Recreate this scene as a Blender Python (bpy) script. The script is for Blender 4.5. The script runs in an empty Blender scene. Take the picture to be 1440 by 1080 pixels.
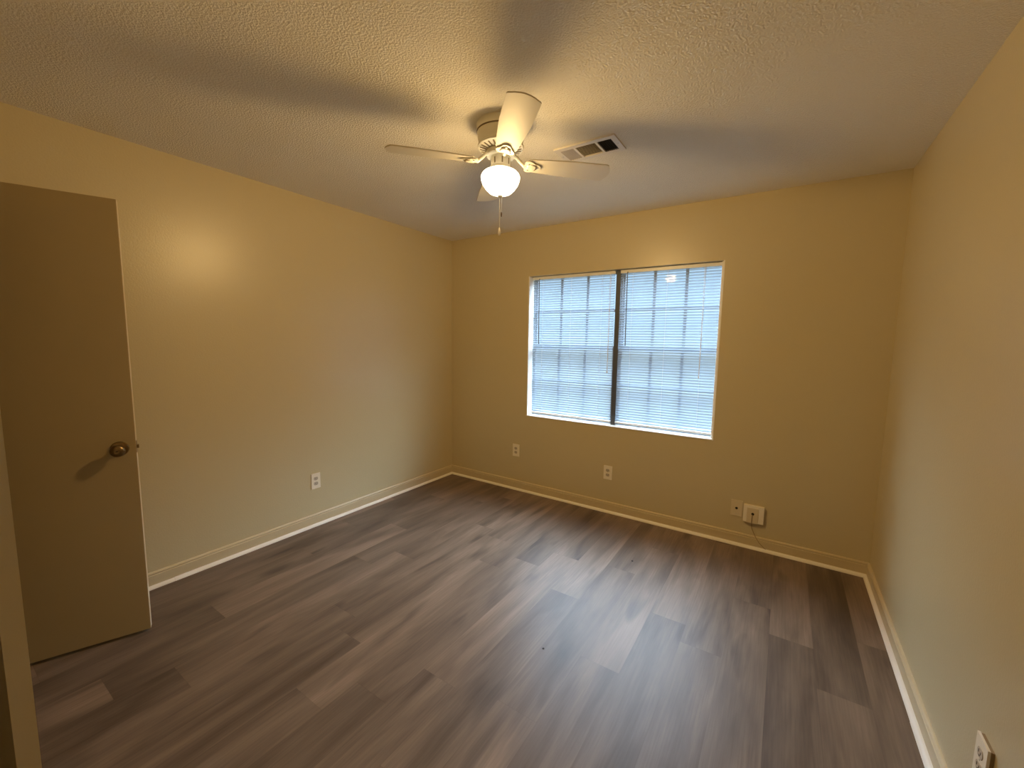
import bpy, bmesh, math, random
from mathutils import Vector, Matrix

random.seed(7)
PI = math.pi
scene = bpy.context.scene
COL = scene.collection

# ------------------------------------------------------------------ camera
cam_data = bpy.data.cameras.new('camera')
cam = bpy.data.objects.new('camera', cam_data)
COL.objects.link(cam)
scene.camera = cam
cam_data.sensor_width = 36.0
cam_data.sensor_fit = 'HORIZONTAL'
cam_data.lens = 580.544 / 1440.0 * 36.0
cam_data.clip_start = 0.01
yaw, pit, rol = math.radians(33.4436), math.radians(-6.0198), math.radians(0.8603)
F = Vector((-math.sin(yaw) * math.cos(pit), math.cos(yaw) * math.cos(pit), math.sin(pit)))
R = Vector((math.cos(yaw), math.sin(yaw), 0.0))
U = R.cross(F)
R2 = R * math.cos(rol) + U * math.sin(rol)
U2 = U * math.cos(rol) - R * math.sin(rol)
M = Matrix((R2, U2, -F)).transposed().to_4x4()
M.translation = Vector((2.93305, -3.28175, 1.43859))
cam.matrix_world = M

# ------------------------------------------------------------------ light and exposure
scene.view_settings.view_transform = 'Standard'
scene.view_settings.look = 'None'
scene.view_settings.gamma = 1.0
scene.view_settings.use_curve_mapping = False
scene.view_settings.exposure = 0.0

world = bpy.data.worlds.new('overcast_sky')
scene.world = world
world.use_nodes = True
wnt = world.node_tree
wb = wnt.nodes['Background']
# overcast sky: dim shrubbery and houses at the horizon, bright cloud higher up
wtc = wnt.nodes.new('ShaderNodeTexCoord')
wsep = wnt.nodes.new('ShaderNodeSeparateXYZ')
wramp = wnt.nodes.new('ShaderNodeValToRGB')
wmr = wnt.nodes.new('ShaderNodeMapRange')
wmr.inputs['From Min'].default_value = -1.0
wmr.inputs['From Max'].default_value = 1.0
wnt.links.new(wtc.outputs['Generated'], wsep.inputs[0])
wnt.links.new(wsep.outputs['Z'], wmr.inputs['Value'])
wnt.links.new(wmr.outputs['Result'], wramp.inputs['Fac'])
wnt.links.new(wramp.outputs['Color'], wb.inputs['Color'])
cr_ = wramp.color_ramp
cr_.elements[0].position = 0.0
cr_.elements[0].color = (0.02, 0.024, 0.025, 1)
cr_.elements[1].position = 1.0
cr_.elements[1].color = (0.64, 0.80, 1.0, 1)
for pos_, c_ in ((0.49, (0.016, 0.020, 0.022, 1)), (0.52, (0.019, 0.027, 0.036, 1)), (0.62, (0.021, 0.030, 0.040, 1)), (0.76, (0.63, 0.79, 1.0, 1))):
    e_ = cr_.elements.new(pos_)
    e_.color = c_
wb.inputs['Strength'].default_value = 32.0

LAMP_POWER = 25.0
LAMP_COLOR = (1.0, 0.65, 0.25)

# room measures
W = 3.4605          # x of the right wall
H = 2.44            # ceiling
YN = -3.2165        # room face of the near wall
XE = 2.2            # end of the near wall (rounded corner beside the entry)
YH = -4.6           # end of the entry passage behind the camera
WX0, WX1, WZ0, WZ1 = 0.941, 2.5255, 0.742, 2.0195   # window opening


# ------------------------------------------------------------------ material helpers
def nd(nt, typ, **kw):
    n = nt.nodes.new(typ)
    for k, v in kw.items():
        if k in n.inputs:
            n.inputs[k].default_value = v
        else:
            setattr(n, k, v)
    return n


def mat(name, color, rough=0.5, metal=0.0, spec=0.5, bump=None, tone=None, coat=0.0):
    """principled paint / plastic / metal; bump=(scale, strength, distance), tone=(scale, amount)"""
    m = bpy.data.materials.new(name)
    m.use_nodes = True
    nt = m.node_tree
    p = nt.nodes['Principled BSDF']
    p.inputs['Base Color'].default_value = (*color, 1)
    p.inputs['Roughness'].default_value = rough
    p.inputs['Metallic'].default_value = metal
    p.inputs['Specular IOR Level'].default_value = spec
    p.inputs['Coat Weight'].default_value = coat
    tc = nd(nt, 'ShaderNodeTexCoord')
    if tone:
        nz = nd(nt, 'ShaderNodeTexNoise')
        nz.inputs['Scale'].default_value = tone[0]
        nz.inputs['Detail'].default_value = 3
        nt.links.new(tc.outputs['Object'], nz.inputs['Vector'])
        mr = nd(nt, 'ShaderNodeMapRange')
        mr.inputs['From Min'].default_value = 0.3
        mr.inputs['From Max'].default_value = 0.7
        mr.inputs['To Min'].default_value = 1 - tone[1]
        mr.inputs['To Max'].default_value = 1 + tone[1]
        nt.links.new(nz.outputs['Fac'], mr.inputs['Value'])
        mx = nd(nt, 'ShaderNodeVectorMath', operation='SCALE')
        mx.inputs[0].default_value = color
        nt.links.new(mr.outputs['Result'], mx.inputs['Scale'])
        nt.links.new(mx.outputs['Vector'], p.inputs['Base Color'])
    if bump:
        nz = nd(nt, 'ShaderNodeTexNoise')
        nz.inputs['Scale'].default_value = bump[0]
        nz.inputs['Detail'].default_value = 2.5
        nz.inputs['Roughness'].default_value = 0.55
        nt.links.new(tc.outputs['Object'], nz.inputs['Vector'])
        bp = nd(nt, 'ShaderNodeBump')
        bp.inputs['Strength'].default_value = bump[1]
        bp.inputs['Distance'].default_value = bump[2]
        nt.links.new(nz.outputs['Fac'], bp.inputs['Height'])
        nt.links.new(bp.outputs['Normal'], p.inputs['Normal'])
    return m


WALL_C = (0.555, 0.468, 0.285)
M_wall = mat('wall_paint', WALL_C, rough=0.34, spec=0.58, bump=(115, 0.28, 0.002), tone=(1.3, 0.02))
M_ceil = mat('ceiling_texture', (0.88, 0.84, 0.74), rough=0.9, spec=0.1, bump=(125, 1.0, 0.006), tone=(2.0, 0.02))
M_trim = mat('trim_paint', (0.80, 0.75, 0.66), rough=0.4, bump=(60, 0.05, 0.001))
M_base = mat('baseboard_paint', (0.56, 0.46, 0.285), rough=0.35, bump=(60, 0.05, 0.001))
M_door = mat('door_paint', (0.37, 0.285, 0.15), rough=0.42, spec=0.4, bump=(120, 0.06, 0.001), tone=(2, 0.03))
M_panel = mat('closet_panel_paint', (0.80, 0.73, 0.58), rough=0.6, bump=(150, 0.2, 0.001), tone=(6, 0.03))
M_dooredge = mat('door_edge_lit', (0.62, 0.52, 0.36), rough=0.5, tone=(8, 0.04))
M_fan = mat('fan_cream_paint', (0.82, 0.77, 0.62), rough=0.38, tone=(6, 0.02))
M_blade = mat('fan_blade_laminate', (0.78, 0.72, 0.57), rough=0.45, tone=(5, 0.03))
M_dark = mat('dark_gap', (0.02, 0.017, 0.014), rough=0.8, tone=(10, 0.05))
M_slot = mat('fan_slot_shade_and_band', (0.22, 0.16, 0.08), rough=0.8, tone=(10, 0.05))  # stands in for shade inside slots and openings; also colours the housing band
M_brass = mat('aged_knob_metal', (0.26, 0.18, 0.09), rough=0.3, metal=1.0, tone=(30, 0.15))
M_chrome = mat('screw_metal', (0.6, 0.57, 0.5), rough=0.3, metal=1.0, tone=(40, 0.08))
M_plate = mat('outlet_plastic', (0.82, 0.75, 0.62), rough=0.35, tone=(20, 0.02))
M_ivory = mat('ivory_plastic', (0.66, 0.56, 0.38), rough=0.4, tone=(20, 0.02))
M_socket = mat('socket_face_plastic', (0.50, 0.43, 0.33), rough=0.45, tone=(30, 0.03))
M_cord = mat('tan_cord_and_gap', (0.30, 0.21, 0.11), rough=0.6, tone=(30, 0.05))
M_vent = mat('register_enamel', (0.78, 0.73, 0.65), rough=0.45, tone=(9, 0.02))
M_louver = mat('register_louver_shade', (0.56, 0.48, 0.36), rough=0.5, tone=(9, 0.03))  # register enamel darkened to imitate shade among the louvers
M_duct_shade = mat('duct_shade_black', (0.03, 0.025, 0.02), rough=0.9, tone=(9, 0.05))
M_alu = mat('window_aluminium', (0.30, 0.31, 0.33), rough=0.45, metal=0.3, tone=(12, 0.04))
M_mull = mat('mullion_grey_metal', (0.075, 0.085, 0.10), rough=0.5, tone=(12, 0.04))
M_reveal = mat('reveal_white_paint', (0.86, 0.83, 0.76), rough=0.45, bump=(90, 0.06, 0.001))
M_rail = mat('blind_rail_white', (0.84, 0.84, 0.82), rough=0.35, tone=(15, 0.02))
M_wand = mat('wand_grey_plastic', (0.22, 0.26, 0.28), rough=0.2, tone=(15, 0.03))
M_string = mat('blind_string', (0.85, 0.85, 0.82), rough=0.8, tone=(40, 0.05))
M_debris = mat('dark_debris', (0.02, 0.014, 0.01), rough=0.8, tone=(60, 0.2))


def m_floor():
    m = bpy.data.materials.new('vinyl_plank_floor')
    m.use_nodes = True
    nt = m.node_tree
    L = nt.links.new
    p = nt.nodes['Principled BSDF']
    tc = nd(nt, 'ShaderNodeTexCoord')
    at = nd(nt, 'ShaderNodeAttribute', attribute_name='plank_tone')
    uv = nd(nt, 'ShaderNodeUVMap', uv_map='plank')
    # shift grain per plank
    sc = nd(nt, 'ShaderNodeMath', operation='MULTIPLY')
    sc.inputs[1].default_value = 37.0
    L(at.outputs['Fac'], sc.inputs[0])
    cb = nd(nt, 'ShaderNodeCombineXYZ')
    L(sc.outputs[0], cb.inputs['X'])
    L(sc.outputs[0], cb.inputs['Y'])
    ad = nd(nt, 'ShaderNodeVectorMath', operation='ADD')
    L(tc.outputs['Object'], ad.inputs[0])
    L(cb.outputs[0], ad.inputs[1])

    def grain(sx, sy, scale, detail, rough=0.55, dist=0.0):
        mp = nd(nt, 'ShaderNodeMapping')
        mp.inputs['Scale'].default_value = (sx, sy, 1)
        L(ad.outputs[0], mp.inputs['Vector'])
        nz = nd(nt, 'ShaderNodeTexNoise')
        nz.inputs['Scale'].default_value = scale
        nz.inputs['Detail'].default_value = detail
        nz.inputs['Roughness'].default_value = rough
        nz.inputs['Distortion'].default_value = dist
        L(mp.outputs[0], nz.inputs['Vector'])
        return nz.outputs['Fac']
    broad = grain(1.0, 0.16, 8.5, 3.0, 0.5, 0.5)
    fine = grain(1.0, 0.035, 120.0, 4.0, 0.6)
    knot = grain(1.0, 0.20, 10.0, 1.5, 0.4, 0.3)

    def rng(sock, a, b, c, d):
        mr = nd(nt, 'ShaderNodeMapRange')
        for k, v in zip(('From Min', 'From Max', 'To Min', 'To Max'), (a, b, c, d)):
            mr.inputs[k].default_value = v
        L(sock, mr.inputs['Value'])
        return mr.outputs['Result']

    def mul(a, b):
        q = nd(nt, 'ShaderNodeMath', operation='MULTIPLY')
        L(a, q.inputs[0])
        L(b, q.inputs[1])
        return q.outputs[0]
    v = mul(rng(broad, 0.30, 0.70, 0.62, 1.30), rng(fine, 0.25, 0.75, 0.82, 1.18))
    v = mul(v, rng(knot, 0.63, 0.76, 1.0, 0.55))
    v = mul(v, rng(at.outputs['Fac'], 0, 1, 0.74, 1.20))
    # seams
    sx = nd(nt, 'ShaderNodeSeparateXYZ')
    L(uv.outputs['UV'], sx.inputs[0])

    def edge(sock):
        q = nd(nt, 'ShaderNodeMath', operation='PINGPONG')
        q.inputs[1].default_value = 0.5
        L(sock, q.inputs[0])
        return q.outputs[0]
    v = mul(v, rng(edge(sx.outputs['X']), 0.0, 0.009, 0.84, 1.0))
    v = mul(v, rng(edge(sx.outputs['Y']), 0.0, 0.0016, 0.84, 1.0))
    hue = nd(nt, 'ShaderNodeMix', data_type='RGBA')
    hue.inputs['A'].default_value = (0.168, 0.114, 0.078, 1)
    hue.inputs['B'].default_value = (0.192, 0.142, 0.104, 1)
    L(broad, hue.inputs['Factor'])
    mx = nd(nt, 'ShaderNodeVectorMath', operation='SCALE')
    L(hue.outputs['Result'], mx.inputs[0])
    L(v, mx.inputs['Scale'])
    L(mx.outputs['Vector'], p.inputs['Base Color'])
    p.inputs['Roughness'].default_value = 0.43
    p.inputs['Specular IOR Level'].default_value = 0.30
    bp = nd(nt, 'ShaderNodeBump')
    bp.inputs['Strength'].default_value = 0.12
    bp.inputs['Distance'].default_value = 0.001
    L(fine, bp.inputs['Height'])
    L(bp.outputs['Normal'], p.inputs['Normal'])
    return m


def m_slat():
    """thin white vinyl: scatters the lamp, lets the daylight behind glow through"""
    m = bpy.data.materials.new('blind_slat_vinyl')
    m.use_nodes = True
    nt = m.node_tree
    L = nt.links.new
    out = nt.nodes['Material Output']
    p = nt.nodes['Principled BSDF']
    p.inputs['Base Color'].default_value = (0.38, 0.47, 0.56, 1)
    p.inputs['Roughness'].default_value = 0.6
    tr = nd(nt, 'ShaderNodeBsdfTranslucent')
    tr.inputs['Color'].default_value = (0.52, 0.68, 0.84, 1)
    tp = nd(nt, 'ShaderNodeBsdfTransparent')
    tp.inputs['Color'].default_value = (0.95, 0.97, 1, 1)
    m1 = nd(nt, 'ShaderNodeMixShader')
    m1.inputs[0].default_value = 0.22
    L(p.outputs[0], m1.inputs[1])
    L(tr.outputs[0], m1.inputs[2])
    m2 = nd(nt, 'ShaderNodeMixShader')
    m2.inputs[0].default_value = 0.34
    L(m1.outputs[0], m2.inputs[1])
    L(tp.outputs[0], m2.inputs[2])
    L(m2.outputs[0], out.inputs['Surface'])
    return m


def m_glass():
    m = bpy.data.materials.new('window_glass')
    m.use_nodes = True
    nt = m.node_tree
    L = nt.links.new
    out = nt.nodes['Material Output']
    nt.nodes.remove(nt.nodes['Principled BSDF'])
    tp = nd(nt, 'ShaderNodeBsdfTransparent')
    tp.inputs['Color'].default_value = (0.95, 0.98, 0.98, 1)
    gl = nd(nt, 'ShaderNodeBsdfGlossy')
    gl.inputs['Roughness'].default_value = 0.02
    mx = nd(nt, 'ShaderNodeMixShader')
    mx.inputs[0].default_value = 0.012
    L(tp.outputs[0], mx.inputs[1])
    L(gl.outputs[0], mx.inputs[2])
    L(mx.outputs[0], out.inputs['Surface'])
    return m


def m_bowl():
    """lit frosted glass bowl: glows and lets the bulb inside shine out"""
    m = bpy.data.materials.new('lit_opal_glass')
    m.use_nodes = True
    nt = m.node_tree
    L = nt.links.new
    out = nt.nodes['Material Output']
    nt.nodes.remove(nt.nodes['Principled BSDF'])
    tp = nd(nt, 'ShaderNodeBsdfTransparent')
    em = nd(nt, 'ShaderNodeEmission')
    em.inputs['Color'].default_value = (1.0, 0.86, 0.62, 1)
    em.inputs['Strength'].default_value = 2.2
    ad = nd(nt, 'ShaderNodeAddShader')
    L(tp.outputs[0], ad.inputs[0])
    L(em.outputs[0], ad.inputs[1])
    L(ad.outputs[0], out.inputs['Surface'])
    return m


M_floor, M_slat, M_glass, M_bowl = m_floor(), m_slat(), m_glass(), m_bowl()


# ------------------------------------------------------------------ mesh helpers
def obj(name, bm, m, parent=None, loc=(0, 0, 0), smooth=False, bevel=0.0, seg=2):
    if bevel:
        bmesh.ops.bevel(bm, geom=[e for e in bm.edges if e.calc_face_angle(0) > 0.6], offset=bevel,
                        segments=seg, affect='EDGES', profile=0.5)
    bmesh.ops.recalc_face_normals(bm, faces=bm.faces[:])
    me = bpy.data.meshes.new(name)
    bm.to_mesh(me)
    bm.free()
    for mm in (m if isinstance(m, (list, tuple)) else [m]):
        me.materials.append(mm)
    if smooth:
        for p in me.polygons:
            p.use_smooth = True
        me.set_sharp_from_angle(angle=math.radians(38))
    o = bpy.data.objects.new(name, me)
    o.location = loc
    COL.objects.link(o)
    if parent:
        o.parent = parent
    return o


def box(bm, x0, x1, y0, y1, z0, z1, mi=0):
    vs = [bm.verts.new((x, y, z)) for x in (x0, x1) for y in (y0, y1) for z in (z0, z1)]
    for q in ((0, 1, 3, 2), (4, 6, 7, 5), (0, 4, 5, 1), (2, 3, 7, 6), (0, 2, 6, 4), (1, 5, 7, 3)):
        f = bm.faces.new([vs[i] for i in q])
        f.material_index = mi
    return vs


def boxes(*bs):
    bm = bmesh.new()
    for b in bs:
        box(bm, *b)
    return bm


def xform(vs, mtx):
    for v in vs:
        v.co = mtx @ v.co


def lathe(bm, prof, n=48, c=(0, 0, 0), mi=0, axis='Z'):
    """profile of (radius, height); r = 0 closes the end"""
    rings = []
    for r, h in prof:
        if r < 1e-6:
            rings.append([bm.verts.new((0, 0, h))])
        else:
            rings.append([bm.verts.new((r * math.cos(2 * PI * i / n), r * math.sin(2 * PI * i / n), h)) for i in range(n)])
    allv = [v for r in rings for v in r]
    for a, b in zip(rings, rings[1:]):
        if len(a) == 1 and len(b) == 1:
            continue
        for i in range(n):
            j = (i + 1) % n
            if len(a) == 1:
                f = bm.faces.new((a[0], b[i], b[j]))
            elif len(b) == 1:
                f = bm.faces.new((a[i], a[j], b[0]))
            else:
                f = bm.faces.new((a[i], a[j], b[j], b[i]))
            f.material_index = mi
    if axis == 'Y':
        xform(allv, Matrix.Rotation(PI / 2, 4, 'X'))
    if axis == 'X':
        xform(allv, Matrix.Rotation(PI / 2, 4, 'Y'))
    xform(allv, Matrix.Translation(c))
    return allv


def tube(bm, pts, r, n=8, mi=0):
    pts = [Vector(p) for p in pts]
    rings = []
    for i, p in enumerate(pts):
        t = (pts[min(i + 1, len(pts) - 1)] - pts[max(i - 1, 0)]).normalized()
        a = t.orthogonal().normalized() if i == 0 else (prev - t * prev.dot(t)).normalized()
        prev = a
        b = t.cross(a)
        rr = r[i] if isinstance(r, (list, tuple)) else r
        rings.append([bm.verts.new(p + (a * math.cos(2 * PI * k / n) + b * math.sin(2 * PI * k / n)) * rr) for k in range(n)])
    for a, b in zip(rings, rings[1:]):
        for k in range(n):
            f = bm.faces.new((a[k], a[(k + 1) % n], b[(k + 1) % n], b[k]))
            f.material_index = mi
    bm.faces.new(rings[0][::-1]).material_index = mi
    bm.faces.new(rings[-1]).material_index = mi
    return [v for q in rings for v in q]


def prism(bm, outline, z0, z1, mi=0):
    """closed outline [(x, y)] extruded in z"""
    lo = [bm.verts.new((x, y, z0)) for x, y in outline]
    hi = [bm.verts.new((x, y, z1)) for x, y in outline]
    n = len(outline)
    fs = [bm.faces.new(lo[::-1]), bm.faces.new(hi)]
    for i in range(n):
        j = (i + 1) % n
        fs.append(bm.faces.new((lo[i], lo[j], hi[j], hi[i])))
    for f in fs:
        f.material_index = mi
    return lo + hi


def thing(name, label, cat, loc=(0, 0, 0), rz=0.0, group=None):
    o = bpy.data.objects.new(name, None)
    o.empty_display_size = 0.05
    COL.objects.link(o)
    o.location = loc
    o.rotation_euler = (0, 0, rz)
    o['label'] = label
    o['category'] = cat
    if group:
        o['group'] = group
    return o


def tag(o, label, cat, group=None):
    o['label'] = label
    o['category'] = cat
    if group:
        o['group'] = group
    return o


def struct(o, label, cat):
    o['kind'] = 'structure'
    return tag(o, label, cat)


# ------------------------------------------------------------------ floor of vinyl planks
PW = 0.1793
X0 = 1.885 - 10 * PW - PW          # left edge of row -1
known = {3: -1.675, 7: -1.24, 9: -0.87, 10: -1.25, 11: -2.035, 12: -1.63, 16: -0.96, 14: -1.27,
         6: -0.93, 2: -2.43, 4: -2.7, 17: -1.23, 13: -2.35, 5: -2.05, 8: -2.3, 15: -1.95, 1: -0.6, 0: -1.4, 18: -2.0}
tones_far = {3: 0.25, 7: 0.35, 9: 0.45, 10: 0.75, 11: 0.35, 12: 0.8, 16: 0.7, 14: 0.6}   # plank beyond the joint
tones_near = {3: 0.05, 7: 0.85, 9: 0.95, 10: 0.4, 11: 0.95, 12: 0.45, 16: 0.1, 14: 0.25}  # plank before it
bm = bmesh.new()
uvl = bm.loops.layers.uv.new('plank')
tone = bm.faces.layers.float.new('plank_tone')
LP = 1.22
for row in range(-1, 20):
    xa, xb = max(X0 + (row + 1) * PW, 0.0), min(X0 + (row + 2) * PW, W)
    if xb <= xa:
        continue
    j = known.get(row, -random.uniform(0.5, 1.6))
    cuts = [j]
    while cuts[-1] < 0:
        cuts.append(cuts[-1] + LP)
    cuts = cuts[::-1]
    while cuts[-1] > YH:
        cuts.append(cuts[-1] - LP)
    for yb, ya in zip(cuts, cuts[1:]):
        y1, y0 = min(yb, 0.0), max(ya, YH)
        if y1 <= y0:
            continue
        t = random.random()
        if abs(ya - j) < 1e-6:
            t = tones_far.get(row, t)
        if abs(yb - j) < 1e-6:
            t = tones_near.get(row, t)
        vs = [bm.verts.new(c) for c in ((xa, y0, 0), (xb, y0, 0), (xb, y1, 0), (xa, y1, 0))]
        f = bm.faces.new(vs)
        f[tone] = t
        for lp in f.loops:
            lp[uvl].uv = ((lp.vert.co.x - (X0 + (row + 1) * PW)) / PW, (lp.vert.co.y - ya) / LP)
# solid slab under the planks
box(bm, -0.12, W + 0.12, YH - 0.12, 0.16, -0.12, -0.004)
struct(obj('floor', bm, M_floor), 'grey-brown wood-look vinyl plank floor across the whole empty room', 'floor')

# ------------------------------------------------------------------ ceiling and walls
struct(obj('ceiling', boxes((-0.12, W + 0.12, YH - 0.12, 0.16, H, H + 0.12)), M_ceil),
       'textured off-white ceiling with blade shadows around the fan', 'ceiling')
struct(obj('wall_left', boxes((-0.12, 0, YH - 0.12, 0.16, 0, H)), M_wall),
       'tan semi-gloss wall on the left with one outlet, behind the open door', 'wall')
struct(obj('wall_right', boxes((W, W + 0.12, YH - 0.12, 0.16, 0, H)), M_wall),
       'tan textured wall on the right edge of the photo', 'wall')
RL = 0.008   # thickness of the painted reveal lining
struct(obj('wall_back', boxes((0, WX0 - RL, 0, 0.16, 0, H), (WX1 + RL, W, 0, 0.16, 0, H),
                              (WX0 - RL, WX1 + RL, 0, 0.16, 0, WZ0 - RL), (WX0 - RL, WX1 + RL, 0, 0.16, WZ1 + RL, H)), M_wall),
       'tan far wall holding the wide window with blinds', 'wall')

# near wall with the doorway behind the open door; the camera stands in a closet opening beside it
DX0, DX1, DZ = 0.222, 0.835, 2.05
XJ = 1.25                              # end of the full-thickness wall, start of the closet opening
TH = 0.115
struct(obj('wall_near', boxes((0, DX0, YN - TH, YN, 0, H), (DX0, DX1, YN - TH, YN, DZ, H), (DX1, XJ, YN - TH, YN, 0, H),
                              (XJ, W, YN - TH, YN, DZ + 0.02, H)), M_wall),
       'tan near wall around the doorway and over the closet opening beside the camera', 'wall')
bm = bmesh.new()
box(bm, XJ + 0.002, XE, YN - 0.019, YN, 0.006, DZ + 0.012)
struct(obj('door_2', bm, M_panel, bevel=0.008, seg=4),
       'edge of a plain tan closet door panel at the lower left edge of the photo', 'door')
struct(obj('wall_closet', boxes((XJ - 0.115, XJ, YH, YN - TH, 0, H), (0, W, YH - 0.12, YH, 0, H)), M_wall),
       'plain tan closet walls behind the camera', 'wall')
struct(obj('wall_hall', boxes((0, XJ - 0.115, -4.05, -3.95, 0, H)), M_wall),
       'plain tan wall beyond the doorway of the open door', 'wall')

# baseboards with a small bead near the top, and quarter-round shoe mouldings
BH, BT = 0.092, 0.012


def base_profile(bm, length, axis):
    """profile (offset from wall, height) swept over length"""
    pr = [(0, 0), (BT, 0), (BT, BH - 0.020), (BT - 0.003, BH - 0.017), (BT - 0.003, BH - 0.013), (BT, BH - 0.010),
          (BT - 0.002, BH - 0.003), (BT - 0.006, BH), (0, BH)]
    return pr


def sweep(bm, prof, a, b, inward):
    a, b, n = Vector(a), Vector(b), Vector(inward)
    ra = [bm.verts.new(a + n * o + Vector((0, 0, h))) for o, h in prof]
    rb = [bm.verts.new(b + n * o + Vector((0, 0, h))) for o, h in prof]
    k = len(prof)
    for i in range(k):
        j = (i + 1) % k
        bm.faces.new((ra[i], ra[j], rb[j], rb[i]))
    bm.faces.new(ra[::-1])
    bm.faces.new(rb)


def qr_profile(r):
    return [(BT, 0), (BT + r, 0)] + [(BT + r * math.cos(k / 6 * PI / 2), r * math.sin(k / 6 * PI / 2)) for k in range(1, 7)]


runs = {'left': ((0, 0, 0), (0, YN, 0), (1, 0, 0)), 'back': ((0, 0, 0), (W, 0, 0), (0, -1, 0)), 'right': ((W, 0, 0), (W, YH, 0), (-1, 0, 0))}
splits = {'left': [0, 1.42, 2.45, 3.2165], 'back': [0, 1.53, W], 'right': [0, 1.22, 4.6]}
for i, (side, (a, b, n)) in enumerate(runs.items()):
    bm = bmesh.new()
    sweep(bm, base_profile(bm, 1, 0), a, b, n)
    struct(obj('baseboard_' + side, bm, M_base, smooth=True), {
        'left': 'tan painted baseboard along the left wall under the outlet',
        'back': 'tan painted baseboard along the window wall',
        'right': 'tan painted baseboard along the right wall'}[side], 'baseboard')
    bm = bmesh.new()
    d = (Vector(b) - Vector(a)).normalized()
    for k, (s, e) in enumerate(zip(splits[side], splits[side][1:])):
        sweep(bm, qr_profile(0.0175 + 0.0012 * (k % 2)), Vector(a) + d * s, Vector(a) + d * (e - 0.0004), n)
    struct(obj('trim_%d' % (i + 1), bm, M_trim, smooth=True), {
        'left': 'cream quarter-round moulding at the floor along the left wall',
        'back': 'cream quarter-round moulding at the floor along the window wall',
        'right': 'cream quarter-round moulding at the floor along the right wall'}[side], 'trim')

# ------------------------------------------------------------------ window
MX0, MX1 = 1.7335, 1.7715          # mullion between the two windows
struct(obj('trim_4', boxes((WX0 - RL, WX0, 0, 0.16, WZ0, WZ1), (WX1, WX1 + RL, 0, 0.16, WZ0, WZ1),
                           (WX1 - 0.013, WX1, 0.028, 0.090, WZ0, WZ1)), M_reveal),  # inner white strip added to imitate the glow beside the right blind
       'white painted reveal lining at the sides of the window opening, with an added pale strip imitating glow', 'trim')
struct(obj('trim_8', boxes((WX0 - RL, WX1 + RL, 0, 0.16, WZ1, WZ1 + RL)), M_wall),
       'tan underside of the window opening above the blinds', 'trim')
struct(obj('trim_5', boxes((WX0 - RL, WX1 + RL, -0.006, 0.16, WZ0 - RL, WZ0)), M_reveal, bevel=0.002),
       'white painted sill board along the bottom of the window', 'trim')
struct(obj('trim_6', boxes((MX0, MX1, 0.060, 0.155, WZ0, WZ1)), M_mull, bevel=0.003),
       'dark grey mullion post between the two window blinds', 'trim')


def window(name, xa, xb, label):
    fw = 0.008
    ya, yb = 0.092, 0.152
    f = obj(name, boxes((xa, xa + fw, ya, yb, WZ0, WZ1), (xb - fw, xb, ya, yb, WZ0, WZ1),
                        (xa + fw, xb - fw, ya, yb, WZ0, WZ0 + 0.03), (xa + fw, xb - fw, ya, yb, WZ1 - fw, WZ1)), M_alu, bevel=0.002)
    struct(f, label, 'window')
    zm = 1.385
    ix0, ix1 = xa + fw, xb - fw
    for sash, z0, z1, ys in (('upper_sash', zm - 0.018, WZ1 - fw, 0.128), ('lower_sash', WZ0 + 0.03, zm + 0.018, 0.104)):
        sw = 0.012
        rail_h = 0.036
        top = rail_h if sash == 'lower_sash' else sw
        bot = sw if sash == 'lower_sash' else rail_h
        s = obj(sash, boxes((ix0, ix0 + sw, ys - 0.01, ys + 0.01, z0, z1), (ix1 - sw, ix1, ys - 0.01, ys + 0.01, z0, z1),
                            (ix0 + sw, ix1 - sw, ys - 0.01, ys + 0.01, z0, z0 + bot), (ix0 + sw, ix1 - sw, ys - 0.01, ys + 0.01, z1 - top, z1)),
                M_alu, f, bevel=0.0015)
        gx0, gx1, gz0, gz1 = ix0 + sw, ix1 - sw, z0 + bot, z1 - top
        mw = 0.011
        bs = []
        for k in (1, 2):
            cx = gx0 + (gx1 - gx0) * k / 3
            bs.append((cx - mw, cx + mw, ys - 0.008, ys + 0.008, gz0, gz1))
        cz = (gz0 + gz1) / 2
        edges = [gx0] + [gx0 + (gx1 - gx0) * k / 3 for k in (1, 2)] + [gx1]
        for k in range(3):
            l = edges[k] + (mw if k else 0)
            r = edges[k + 1] - (mw if k < 2 else 0)
            bs.append((l, r, ys - 0.008, ys + 0.008, cz - mw, cz + mw))
        obj('muntin_grid', boxes(*bs), M_alu, s)
        obj('glass_pane', boxes((gx0, gx1, ys - 0.0015, ys + 0.0015, gz0, gz1)), M_glass, s)
    return f


window('window_1', WX0, MX0, 'left window unit with grid bars behind the narrower blind')
window('window_2', MX1, WX1, 'right window unit with grid bars behind the wider blind')


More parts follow.
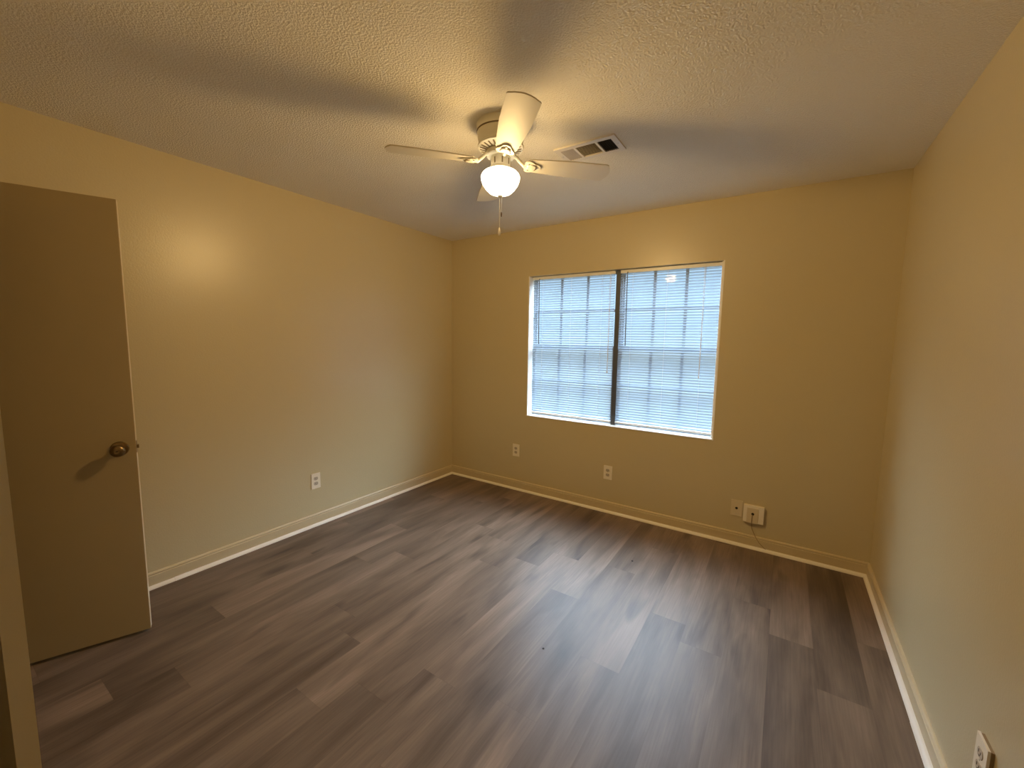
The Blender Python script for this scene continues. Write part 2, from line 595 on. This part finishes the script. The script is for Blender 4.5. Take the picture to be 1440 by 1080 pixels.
def blind(xa, xb, label, wand_x, cord_x, wand_len):
    yc = 0.058
    w = xb - xa
    t = thing('window_blind', label, 'blind', ((xa + xb) / 2, yc, WZ1), group='mini blinds in the window')
    hw = w / 2
    obj('headrail', boxes((-hw, hw, -0.0125, 0.0125, -0.028, -0.003)), M_rail, t, bevel=0.002)
    # slats: curved strips, mostly closed
    bm = bmesh.new()
    pitch = 0.0205
    zt = -0.040
    zb = WZ0 - WZ1 + 0.040
    n = int((zt - zb) / pitch)
    for i in range(n + 1):
        zc = zt - i * pitch
        tilt = math.radians(46)
        m = 5
        lo, hi = [], []
        for k in range(m + 1):
            s = (k / m - 0.5) * 0.025
            crown = 0.0022 * (1 - (2 * k / m - 1) ** 2)
            # room edge down, window edge up, crowned upwards
            dy = s * math.cos(tilt) - crown * math.sin(tilt)
            dz = s * math.sin(tilt) + crown * math.cos(tilt)
            lo.append(bm.verts.new((-hw + 0.002, dy, zc + dz)))
            hi.append(bm.verts.new((hw - 0.002, dy, zc + dz)))
        for k in range(m):
            bm.faces.new((lo[k], hi[k], hi[k + 1], lo[k + 1]))
    obj('slats', bm, M_slat, t, smooth=True)
    obj('bottom_rail', boxes((-hw, hw, -0.010, 0.010, zb - 0.020, zb - 0.008)), M_rail, t, bevel=0.003)
    for fx in (-0.36, 0.0, 0.36):
        bm = bmesh.new()
        for yy in (-0.0135, 0.0135):
            tube(bm, [(fx * w, yy, -0.03), (fx * w, yy, zb - 0.012)], 0.0008, 6)
        obj('ladder_string', bm, M_string, t)
    bm = bmesh.new()
    tube(bm, [(wand_x - (xa + xb) / 2, -0.014, -0.02), (wand_x - (xa + xb) / 2, -0.021, -0.035),
              (wand_x - (xa + xb) / 2 + 0.006, -0.022, -wand_len)], 0.0042, 6)
    obj('tilt_wand', bm, M_wand, t)
    bm = bmesh.new()
    cx = cord_x - (xa + xb) / 2
    tube(bm, [(cx, -0.014, -0.02), (cx, -0.02, -0.04), (cx + 0.002, -0.02, -0.82)], 0.0014, 6)
    tube(bm, [(cx + 0.008, -0.014, -0.02), (cx + 0.008, -0.02, -0.04), (cx + 0.004, -0.02, -0.82)], 0.0014, 6)
    lathe(bm, [(0, 0.02), (0.004, 0.018), (0.006, 0), (0, -0.002)], 10, (cx + 0.003, -0.02, -0.84))
    obj('lift_cord', bm, M_string, t, smooth=True)
    return t


blind(WX0 + 0.010, MX0 - 0.004, 'white mini blind lowered over the left half of the window, by the wide left reveal', 1.022, 1.69, 0.61)
blind(MX1 + 0.002, WX1 - 0.016, 'white mini blind lowered over the right half of the window, right of the mullion', 1.832, 2.40, 0.61)

# ------------------------------------------------------------------ open door
hx, hy = 0.4415, -2.6765                       # free edge of the visible face
dv = Vector((-0.359, -0.933, 0)).normalized()  # from free edge to hinge
nv = Vector((-dv.y, dv.x, 0))                  # out of the visible face, towards the room
DL, DT = 0.583, 0.034
o = bpy.data.objects.new('door_1', None)
# local x runs free edge -> hinge, local y = behind the face, z up
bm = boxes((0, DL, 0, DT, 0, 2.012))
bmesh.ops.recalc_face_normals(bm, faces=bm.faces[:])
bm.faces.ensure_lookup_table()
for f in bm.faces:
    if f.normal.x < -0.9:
        f.material_index = 1  # free edge coloured lighter to imitate window light falling on it
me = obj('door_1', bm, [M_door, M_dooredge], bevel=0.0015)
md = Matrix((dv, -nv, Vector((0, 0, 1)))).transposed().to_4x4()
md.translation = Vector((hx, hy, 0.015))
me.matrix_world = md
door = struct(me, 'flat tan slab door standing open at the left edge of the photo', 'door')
bm = bmesh.new()
lathe(bm, [(0, -0.001), (0.032, -0.001), (0.033, 0.003), (0.030, 0.008), (0.016, 0.011), (0.0125, 0.016), (0.012, 0.030),
           (0.018, 0.036), (0.0255, 0.043), (0.0275, 0.052), (0.0255, 0.060), (0.019, 0.066), (0.011, 0.0675), (0.0095, 0.065), (0, 0.064)], 32, axis='Y')
kn = obj('door_knob', bm, M_brass, door, loc=(0.056, 0.0, 0.905), smooth=True)
kn['label'] = 'round aged metal door knob'
bm = bmesh.new()
box(bm, -0.004, 0.004, -0.071, -0.066, -0.0012, 0.0012)
obj('knob_slot', bm, M_dark, kn)
bm = bmesh.new()
lathe(bm, [(0, -0.001), (0.032, -0.001), (0.033, 0.003), (0.030, 0.008), (0.016, 0.011), (0.0125, 0.016), (0.012, 0.030),
           (0.018, 0.036), (0.0255, 0.043), (0.0275, 0.052), (0.0255, 0.060), (0.019, 0.066), (0, 0.067)], 32, axis='Y')
xform(bm.verts, Matrix.Rotation(PI, 4, 'Z'))
obj('door_knob', bm, M_brass, door, loc=(0.056, DT, 0.905), smooth=True)
bm = boxes((-0.0012, 0.001, DT / 2 - 0.0125, DT / 2 + 0.0125, -0.028, 0.028), (-0.009, 0, DT / 2 - 0.006, DT / 2 + 0.006, -0.008, 0.008))
obj('latch_plate', bm, M_brass, door, loc=(0, 0, 0.905))
for hz in (0.25, 1.05, 1.80):
    bm = bmesh.new()
    lathe(bm, [(0, -0.045), (0.006, -0.045), (0.006, 0.045), (0, 0.045)], 12)
    obj('hinge', bm, M_brass, door, loc=(DL + 0.004, DT * 0.5, hz), smooth=True)
# casing around the doorway
CW, CT = 0.057, 0.012
struct(obj('trim_7', boxes((DX0 - CW, DX0, YN, YN + CT, 0, DZ + CW), (DX1, DX1 + CW, YN, YN + CT, 0, DZ + CW),
                           (DX0, DX1, YN, YN + CT, DZ, DZ + CW)), M_base, bevel=0.002),
       'tan door casing on the near wall around the doorway', 'trim')

# ------------------------------------------------------------------ ceiling fan
FX, FY = 1.747, -1.612
fan = thing('ceiling_fan', 'cream four-blade hugger ceiling fan with lit bowl light', 'ceiling fan', (FX, FY, H))
bm = bmesh.new()
lathe(bm, [(0, 0), (0.113, 0), (0.115, -0.004), (0.114, -0.022), (0.113, -0.034), (0.110, -0.036), (0.110, -0.039), (0.112, -0.041),
           (0.109, -0.060), (0.104, -0.082), (0.101, -0.092), (0.0, -0.092)], 64)
obj('motor_housing', bm, M_fan, fan, smooth=True)
bm = bmesh.new()
lathe(bm, [(0.1095, -0.0335), (0.1138, -0.0345), (0.1138, -0.0385), (0.1095, -0.0395), (0.1095, -0.0335)], 64)
obj('housing_band', bm, M_slot, fan, smooth=True)
bm = bmesh.new()
lathe(bm, [(0, -0.090), (0.099, -0.090), (0.106, -0.094), (0.109, -0.099), (0.107, -0.104), (0.099, -0.107), (0.062, -0.116), (0.060, -0.120), (0, -0.120)], 64)
for k in range(24):
    a = 2 * PI * k / 24
    vs = box(bm, 0.067, 0.098, -0.0036, 0.0036, -0.0015, 0.0010, 1)
    xform(vs, Matrix.Rotation(a, 4, 'Z') @ Matrix.Translation((0, 0, -0.1112)) @ Matrix.Translation((0.0815, 0, 0)) @ Matrix.Rotation(-0.238, 4, 'Y') @ Matrix.Translation((-0.0815, 0, 0)))
obj('vent_ring', bm, [M_fan, M_slot], fan, smooth=True)
bm = bmesh.new()
lathe(bm, [(0, -0.119), (0.066, -0.119), (0.068, -0.124), (0.068, -0.139), (0.064, -0.144), (0, -0.144)], 48)
obj('rotor_hub', bm, M_fan, fan, smooth=True)
bm = bmesh.new()
lathe(bm, [(0, -0.143), (0.045, -0.143), (0.047, -0.147), (0.046, -0.190), (0.052, -0.196), (0.054, -0.203), (0.050, -0.210), (0.0, -0.210)], 48)
for k in range(8):
    a = 2 * PI * k / 8
    vs = box(bm, 0.0455, 0.0475, -0.003, 0.003, -0.183, -0.156, 1)
    xform(vs, Matrix.Rotation(a, 4, 'Z'))
obj('switch_housing', bm, [M_fan, M_slot], fan, smooth=True)
bm = bmesh.new()
lathe(bm, [(0.052, -0.204), (0.066, -0.207), (0.080, -0.214), (0.089, -0.224), (0.093, -0.236), (0.091, -0.250), (0.084, -0.268),
           (0.070, -0.288), (0.052, -0.305), (0.026, -0.315), (0, -0.318)], 56)
bowl = obj('light_bowl', bm, M_bowl, fan, smooth=True)
bowl['label'] = 'glowing white frosted glass bowl'

# the bulb inside the bowl
ld = bpy.data.lights.new('fan_bulb', 'POINT')
ld.shadow_soft_size = 0.055
ld.energy = 1.0
ld.color = LAMP_COLOR
ld.use_nodes = True
lnt = ld.node_tree
lem = lnt.nodes['Emission']
lf = lnt.nodes.new('ShaderNodeLightFalloff')
lf.inputs['Strength'].default_value = LAMP_POWER
lnt.links.new(lf.outputs['Linear'], lem.inputs['Strength'])
lem.inputs['Color'].default_value = (1, 1, 1, 1)
lo = bpy.data.objects.new('fan_bulb', ld)
lo.location = (0, 0, -0.245)
COL.objects.link(lo)
lo.parent = fan

ZB = -0.170          # height of the blade plane under the ceiling


def blade_outline():
    x0, x1 = 0.132, 0.536
    pts = []
    # root is rounded, widens, tip is a shallow arc with rounded corners
    w = lambda x: 0.047 + 0.017 * min(1, (x - x0) / 0.22)
    for k in range(7):
        a = PI / 2 * k / 6
        pts.append((x0 + 0.02 - 0.02 * math.sin(PI / 2 - a), -w(x0) + 0.02 - 0.02 * math.sin(a)))
    for k in range(1, 8):
        x = x0 + 0.02 + (x1 - 0.030 - x0 - 0.02) * k / 7
        pts.append((x, -w(x)))
    for k in range(1, 5):
        a = PI / 2 * k / 4
        pts.append((x1 - 0.030 + 0.012 * math.sin(a), -0.064 + 0.010 * (1 - math.cos(a))))
    for k in range(1, 6):
        y = -0.054 + 0.108 * k / 6
        pts.append((x1 - 0.018 + 0.018 * (1 - (y / 0.054) ** 2), y))
    return pts + [(x, -y) for x, y in pts[:18]][::-1]


PITCH = math.radians(-10)
for az, stretch, droop in ((-129, 0.975, 1.2), (-46, 1.03, -0.4), (41, 0.99, 1.6), (134, 1.0, 0.5)):
    ra = Matrix.Rotation(math.radians(az), 4, 'Z')
    tilt = Matrix.Translation((0, 0, ZB)) @ Matrix.Rotation(math.radians(droop), 4, 'Y') @ Matrix.Rotation(PITCH, 4, 'X')
    bm = bmesh.new()
    prism(bm, blade_outline(), 0.0, 0.0055)
    bmesh.ops.bevel(bm, geom=[e for e in bm.edges if e.calc_face_angle(0) > 1.2], offset=0.0012, segments=2, affect='EDGES')
    xform(bm.verts, ra @ tilt @ Matrix.Diagonal((stretch, 1, 1, 1)))
    b = obj('blade', bm, M_blade, fan, smooth=True)
    bm = bmesh.new()
    # arm from rotor to blade, then a medallion with three lobes under the blade root
    vs = tube(bm, [(0.055, 0, -0.133), (0.074, 0, -0.139), (0.092, 0, -0.158), (0.112, 0, ZB - 0.006), (0.142, 0, ZB - 0.006)],
              [0.011, 0.009, 0.0085, 0.009, 0.006], 10)
    ol = []
    for q in range(40):
        t = 2 * PI * q / 40
        r = 0.030 + 0.006 * math.cos(3 * t)
        ol.append((0.147 + 1.25 * r * math.cos(t), r * 1.25 * math.sin(t)))
    vm = prism(bm, ol, -0.0062, -0.0002)
    vm += lathe(bm, [(0.024, -0.006), (0.020, -0.0105), (0.010, -0.012), (0, -0.012)], 24, (0.147, 0, 0))
    xform(vm, tilt)
    xform(bm.verts, ra)
    iron = obj('blade_iron', bm, M_fan, b, smooth=True)
    bm = bmesh.new()
    vs = []
    # dark crescent opening in the casting
    cr = []
    for q in range(9):
        t = -0.9 + 1.8 * q / 8
        cr.append((0.147 + 0.027 * math.cos(t), 0.027 * math.sin(t)))
    for q in range(8, -1, -1):
        t = -0.9 + 1.8 * q / 8
        cr.append((0.147 + 0.0205 * math.cos(t) + 0.0004, 0.0225 * math.sin(t)))
    prism(bm, cr, -0.0085, -0.006)
    xform(bm.verts, ra @ tilt)
    obj('casting_opening', bm, M_slot, iron)
    for sx, sy in ((0.174, 0), (0.132, 0.022), (0.132, -0.022)):
        bm = bmesh.new()
        lathe(bm, [(0.004, -0.006), (0.0038, -0.0095), (0, -0.0105)], 10, (sx, sy, 0))
        xform(bm.verts, ra @ tilt)
        obj('screw', bm, M_chrome, iron, smooth=True)


def chain(x, y, z0, z1, r):
    bm = bmesh.new()
    tube(bm, [(x, y, z0), (x, y, z1)], r * 0.45, 6)
    z = z0
    while z > z1:
        lathe(bm, [(0, r), (r * 0.7, r * 0.7), (r, 0), (r * 0.7, -r * 0.7), (0, -r)], 6, (x, y, z))
        z -= r * 2.6
    return bm


bm = bmesh.new()
lathe(bm, [(0, -0.314), (0.010, -0.315), (0.012, -0.320), (0.008, -0.326), (0.004, -0.329), (0, -0.330)], 20)
fin = obj('finial', bm, M_fan, fan, smooth=True)
pc = obj('pull_chain', chain(-0.003, 0.0, -0.328, -0.468, 0.0022), M_fan, fan, smooth=True)
bm = bmesh.new()
lathe(bm, [(0, -0.465), (0.003, -0.466), (0.0055, -0.475), (0.0068, -0.491), (0.0055, -0.499), (0, -0.501)], 14, (-0.003, 0, 0))
obj('chain_fob', bm, M_plate, pc, smooth=True)
pc2 = obj('pull_chain', chain(0.006, 0.003, -0.328, -0.395, 0.0016), M_chrome, fan, smooth=True)
bm = bmesh.new()
lathe(bm, [(0, -0.393), (0.0025, -0.394), (0.0035, -0.405), (0.0025, -0.414), (0, -0.415)], 10, (0.006, 0.003, 0))
obj('chain_fob', bm, M_brass, pc2, smooth=True)

# ------------------------------------------------------------------ ceiling register
VX0, VX1, VY0, VY1 = 1.838, 2.168, -1.262, -1.081
VW, VD = VX1 - VX0, VY1 - VY0
vent = thing('air_register', 'white three-way ceiling air register beside the fan', 'air vent', ((VX0 + VX1) / 2, (VY0 + VY1) / 2, H))
hx2, hy2, fwid = VW / 2, VD / 2, 0.028
bm = bmesh.new()
xs = [-hx2 + fwid, -hx2 + fwid + 0.072, -hx2 + fwid + 0.084, hx2 - fwid - 0.084, hx2 - fwid - 0.072, hx2 - fwid]
ztop, zbot = 0.0, -0.008
box(bm, -hx2, xs[0], -hy2, hy2, zbot, ztop)
box(bm, xs[5], hx2, -hy2, hy2, zbot, ztop)
box(bm, xs[0], xs[5], -hy2, -hy2 + fwid, zbot, ztop)
box(bm, xs[0], xs[5], hy2 - fwid, hy2, zbot, ztop)
box(bm, xs[1], xs[2], -hy2 + fwid, hy2 - fwid, zbot, ztop)
box(bm, xs[3], xs[4], -hy2 + fwid, hy2 - fwid, zbot, ztop)
obj('register_frame', bm, M_vent, vent, bevel=0.0015)
obj('duct_shade_sheet', boxes((-hx2 + 0.01, hx2 - 0.01, -hy2 + 0.01, hy2 - 0.01, -0.0012, -0.0004)), M_duct_shade, vent)  # thin black sheet standing in for the shade inside the duct


def louvers(x0, x1, along, tilt, n, m):
    bm = bmesh.new()
    y0, y1 = -hy2 + fwid, hy2 - fwid
    for i in range(n):
        f = (i + 0.5) / n
        if along == 'y':
            vs = box(bm, -0.0045, 0.0045, y0, y1, -0.0004, 0.0004)
            xform(vs, Matrix.Translation((x0 + (x1 - x0) * f, 0, -0.0062)) @ Matrix.Rotation(tilt, 4, 'Y'))
        else:
            vs = box(bm, x0, x1, -0.0045, 0.0045, -0.0004, 0.0004)
            xform(vs, Matrix.Translation((0, y0 + (y1 - y0) * f, -0.0062)) @ Matrix.Rotation(tilt, 4, 'X'))
    return obj('louver_bank', bm, m, vent)


louvers(xs[0], xs[1], 'y', math.radians(-22), 6, M_louver)
louvers(xs[2], xs[3], 'x', math.radians(28), 14, M_louver)
louvers(xs[4], xs[5], 'y', math.radians(40), 7, M_duct_shade)  # right bank blackened to imitate a view into the unlit duct
for sx in (-hx2 + 0.012, hx2 - 0.012):
    bm = bmesh.new()
    lathe(bm, [(0.0045, zbot + 0.0005), (0.004, zbot - 0.001), (0, zbot - 0.0015)], 12, (sx, 0, 0))
    obj('screw', bm, M_chrome, vent, smooth=True)

# ------------------------------------------------------------------ outlets and wall plates
# built facing -Y (plate back at y = 0), then turned to their wall


def outlet_proto():
    t = thing('wall_outlet', '', 'outlet', group='duplex outlets')
    obj('cover_plate', boxes((-0.036, 0.036, -0.006, 0, -0.0585, 0.0585)), M_plate, t, bevel=0.002)
    for s in (1, -1):
        bm = bmesh.new()
        ol = []
        for q in range(28):
            a = 2 * PI * q / 28
            ol.append((0.0165 * math.cos(a), max(-0.0125, min(0.0125, 0.0165 * math.sin(a)))))
        vs = prism(bm, ol, 0.0, 0.002)
        xform(vs, Matrix.Translation((0, -0.006, s * 0.0195)) @ Matrix.Rotation(PI / 2, 4, 'X'))
        sk = obj('socket', bm, M_socket, t)
        obj('socket_slots', boxes((-0.0075, -0.0055, -0.0086, -0.0079, s * 0.0195 - 0.001, s * 0.0195 + 0.008),
                                  (0.0055, 0.0075, -0.0086, -0.0079, s * 0.0195 - 0.001, s * 0.0195 + 0.007),
                                  (-0.002, 0.002, -0.0086, -0.0079, s * 0.0195 - 0.0085, s * 0.0195 - 0.0045)), M_dark, sk)
    bm = bmesh.new()
    lathe(bm, [(0.003, 0.006), (0.0026, 0.007), (0, 0.0072)], 10, axis='Y')
    obj('screw', bm, M_chrome, t, smooth=True)
    return t


def dup(root, loc, rz, label):
    r = root.copy()
    COL.objects.link(r)
    r.location = loc
    r.rotation_euler = (0, 0, rz)
    r['label'] = label
    for ch in list(root.children):
        c = ch.copy()
        COL.objects.link(c)
        c.parent = r
        for g in ch.children:
            d = g.copy()
            COL.objects.link(d)
            d.parent = c
    return r


first = outlet_proto()
bpy.context.view_layer.update()
spots = [((0, -1.549, 0.348), PI / 2, 'cream duplex outlet low on the left wall beside the open door'),
         ((0.826, 0, 0.386), 0, 'cream duplex outlet on the far wall, near the left room corner'),
         ((1.750, 0, 0.342), 0, 'cream duplex outlet on the far wall below the window mullion'),
         ((W, -1.738, 0.330), -PI / 2, 'white duplex outlet on the right wall, bottom right corner of photo')]
for k, (loc, rz, lab) in enumerate(spots):
    if k == 0:
        first.location, first.rotation_euler, first['label'] = loc, (0, 0, rz), lab
    else:
        last = dup(first, loc, rz, lab)

# the right-hand outlet stands a little proud of the wall; an added brown box imitates its shadowed gap
last.location.x = W - 0.008
obj('gap_shade_box', boxes((-0.034, 0.034, 0.0, 0.008, -0.056, 0.056)), M_cord, last)
t = thing('coaxial_plate', 'small cream cable jack plate on the far wall, left of the phone box', 'wall plate', (2.715, 0, 0.268))
obj('cover_plate', boxes((-0.036, 0.036, -0.006, 0, -0.057, 0.057)), M_ivory, t, bevel=0.002)
bm = bmesh.new()
lathe(bm, [(0, 0.0), (0.0085, 0.0), (0.0085, 0.008), (0.006, 0.009), (0.0055, 0.016), (0.004, 0.017), (0, 0.012)], 16, axis='Y')
obj('jack', bm, M_dark, t, smooth=True)
for s in (1, -1):
    bm = bmesh.new()
    lathe(bm, [(0.003, 0.006), (0.0026, 0.007), (0, 0.0072)], 10, axis='Y', c=(0, 0, s * 0.042))
    obj('screw', bm, M_chrome, t, smooth=True)

t = thing('phone_jack_box', 'square cream surface phone jack box on the far wall with tan cord below', 'phone jack', (2.822, 0, 0.252))
obj('box_body', boxes((-0.062, 0.062, -0.026, 0, -0.060, 0.060)), M_plate, t, bevel=0.004)
obj('front_panel', boxes((-0.040, 0.030, -0.029, -0.024, -0.062, 0.044)), M_ivory, t, bevel=0.002)
bm = bmesh.new()
lathe(bm, [(0, 0.028), (0.009, 0.028), (0.009, 0.0305), (0, 0.0305)], 16, axis='Y', c=(-0.004, 0, 0.004))
obj('jack', bm, M_dark, t)
bm = bmesh.new()
tube(bm, [(-0.006, -0.0315, 0.002), (-0.007, -0.033, -0.02), (-0.008, -0.032, -0.055), (-0.008, -0.022, -0.066), (-0.008, -0.006, -0.08), (-0.004, -0.005, -0.11),
          (0.010, -0.006, -0.140), (0.020, -0.015, -0.157), (0.045, -0.018, -0.195), (0.075, -0.020, -0.222), (0.088, -0.024, -0.230)], 0.0022, 8)
obj('phone_cord', bm, M_cord, t, smooth=True)

# ------------------------------------------------------------------ specks on the floor
def speck(loc, r, label):
    bm = bmesh.new()
    bmesh.ops.create_icosphere(bm, subdivisions=2, radius=r)
    for v in bm.verts:
        v.co.z = max(0.0, v.co.z * 0.6)
        v.co.x *= 1 + random.uniform(-.2, .2)
        v.co.y *= 1 + random.uniform(-.2, .2)
    o = obj('debris_speck', bm, M_debris, loc=loc, smooth=True)
    tag(o, label, 'debris', 'specks of debris on the floor')


speck((2.079, -1.688, 0.0), 0.0055, 'tiny dark speck of debris near the middle of the plank floor')
speck((2.182, -0.67, 0.0), 0.0065, 'tiny dark speck of debris on the floor closer to the window wall')
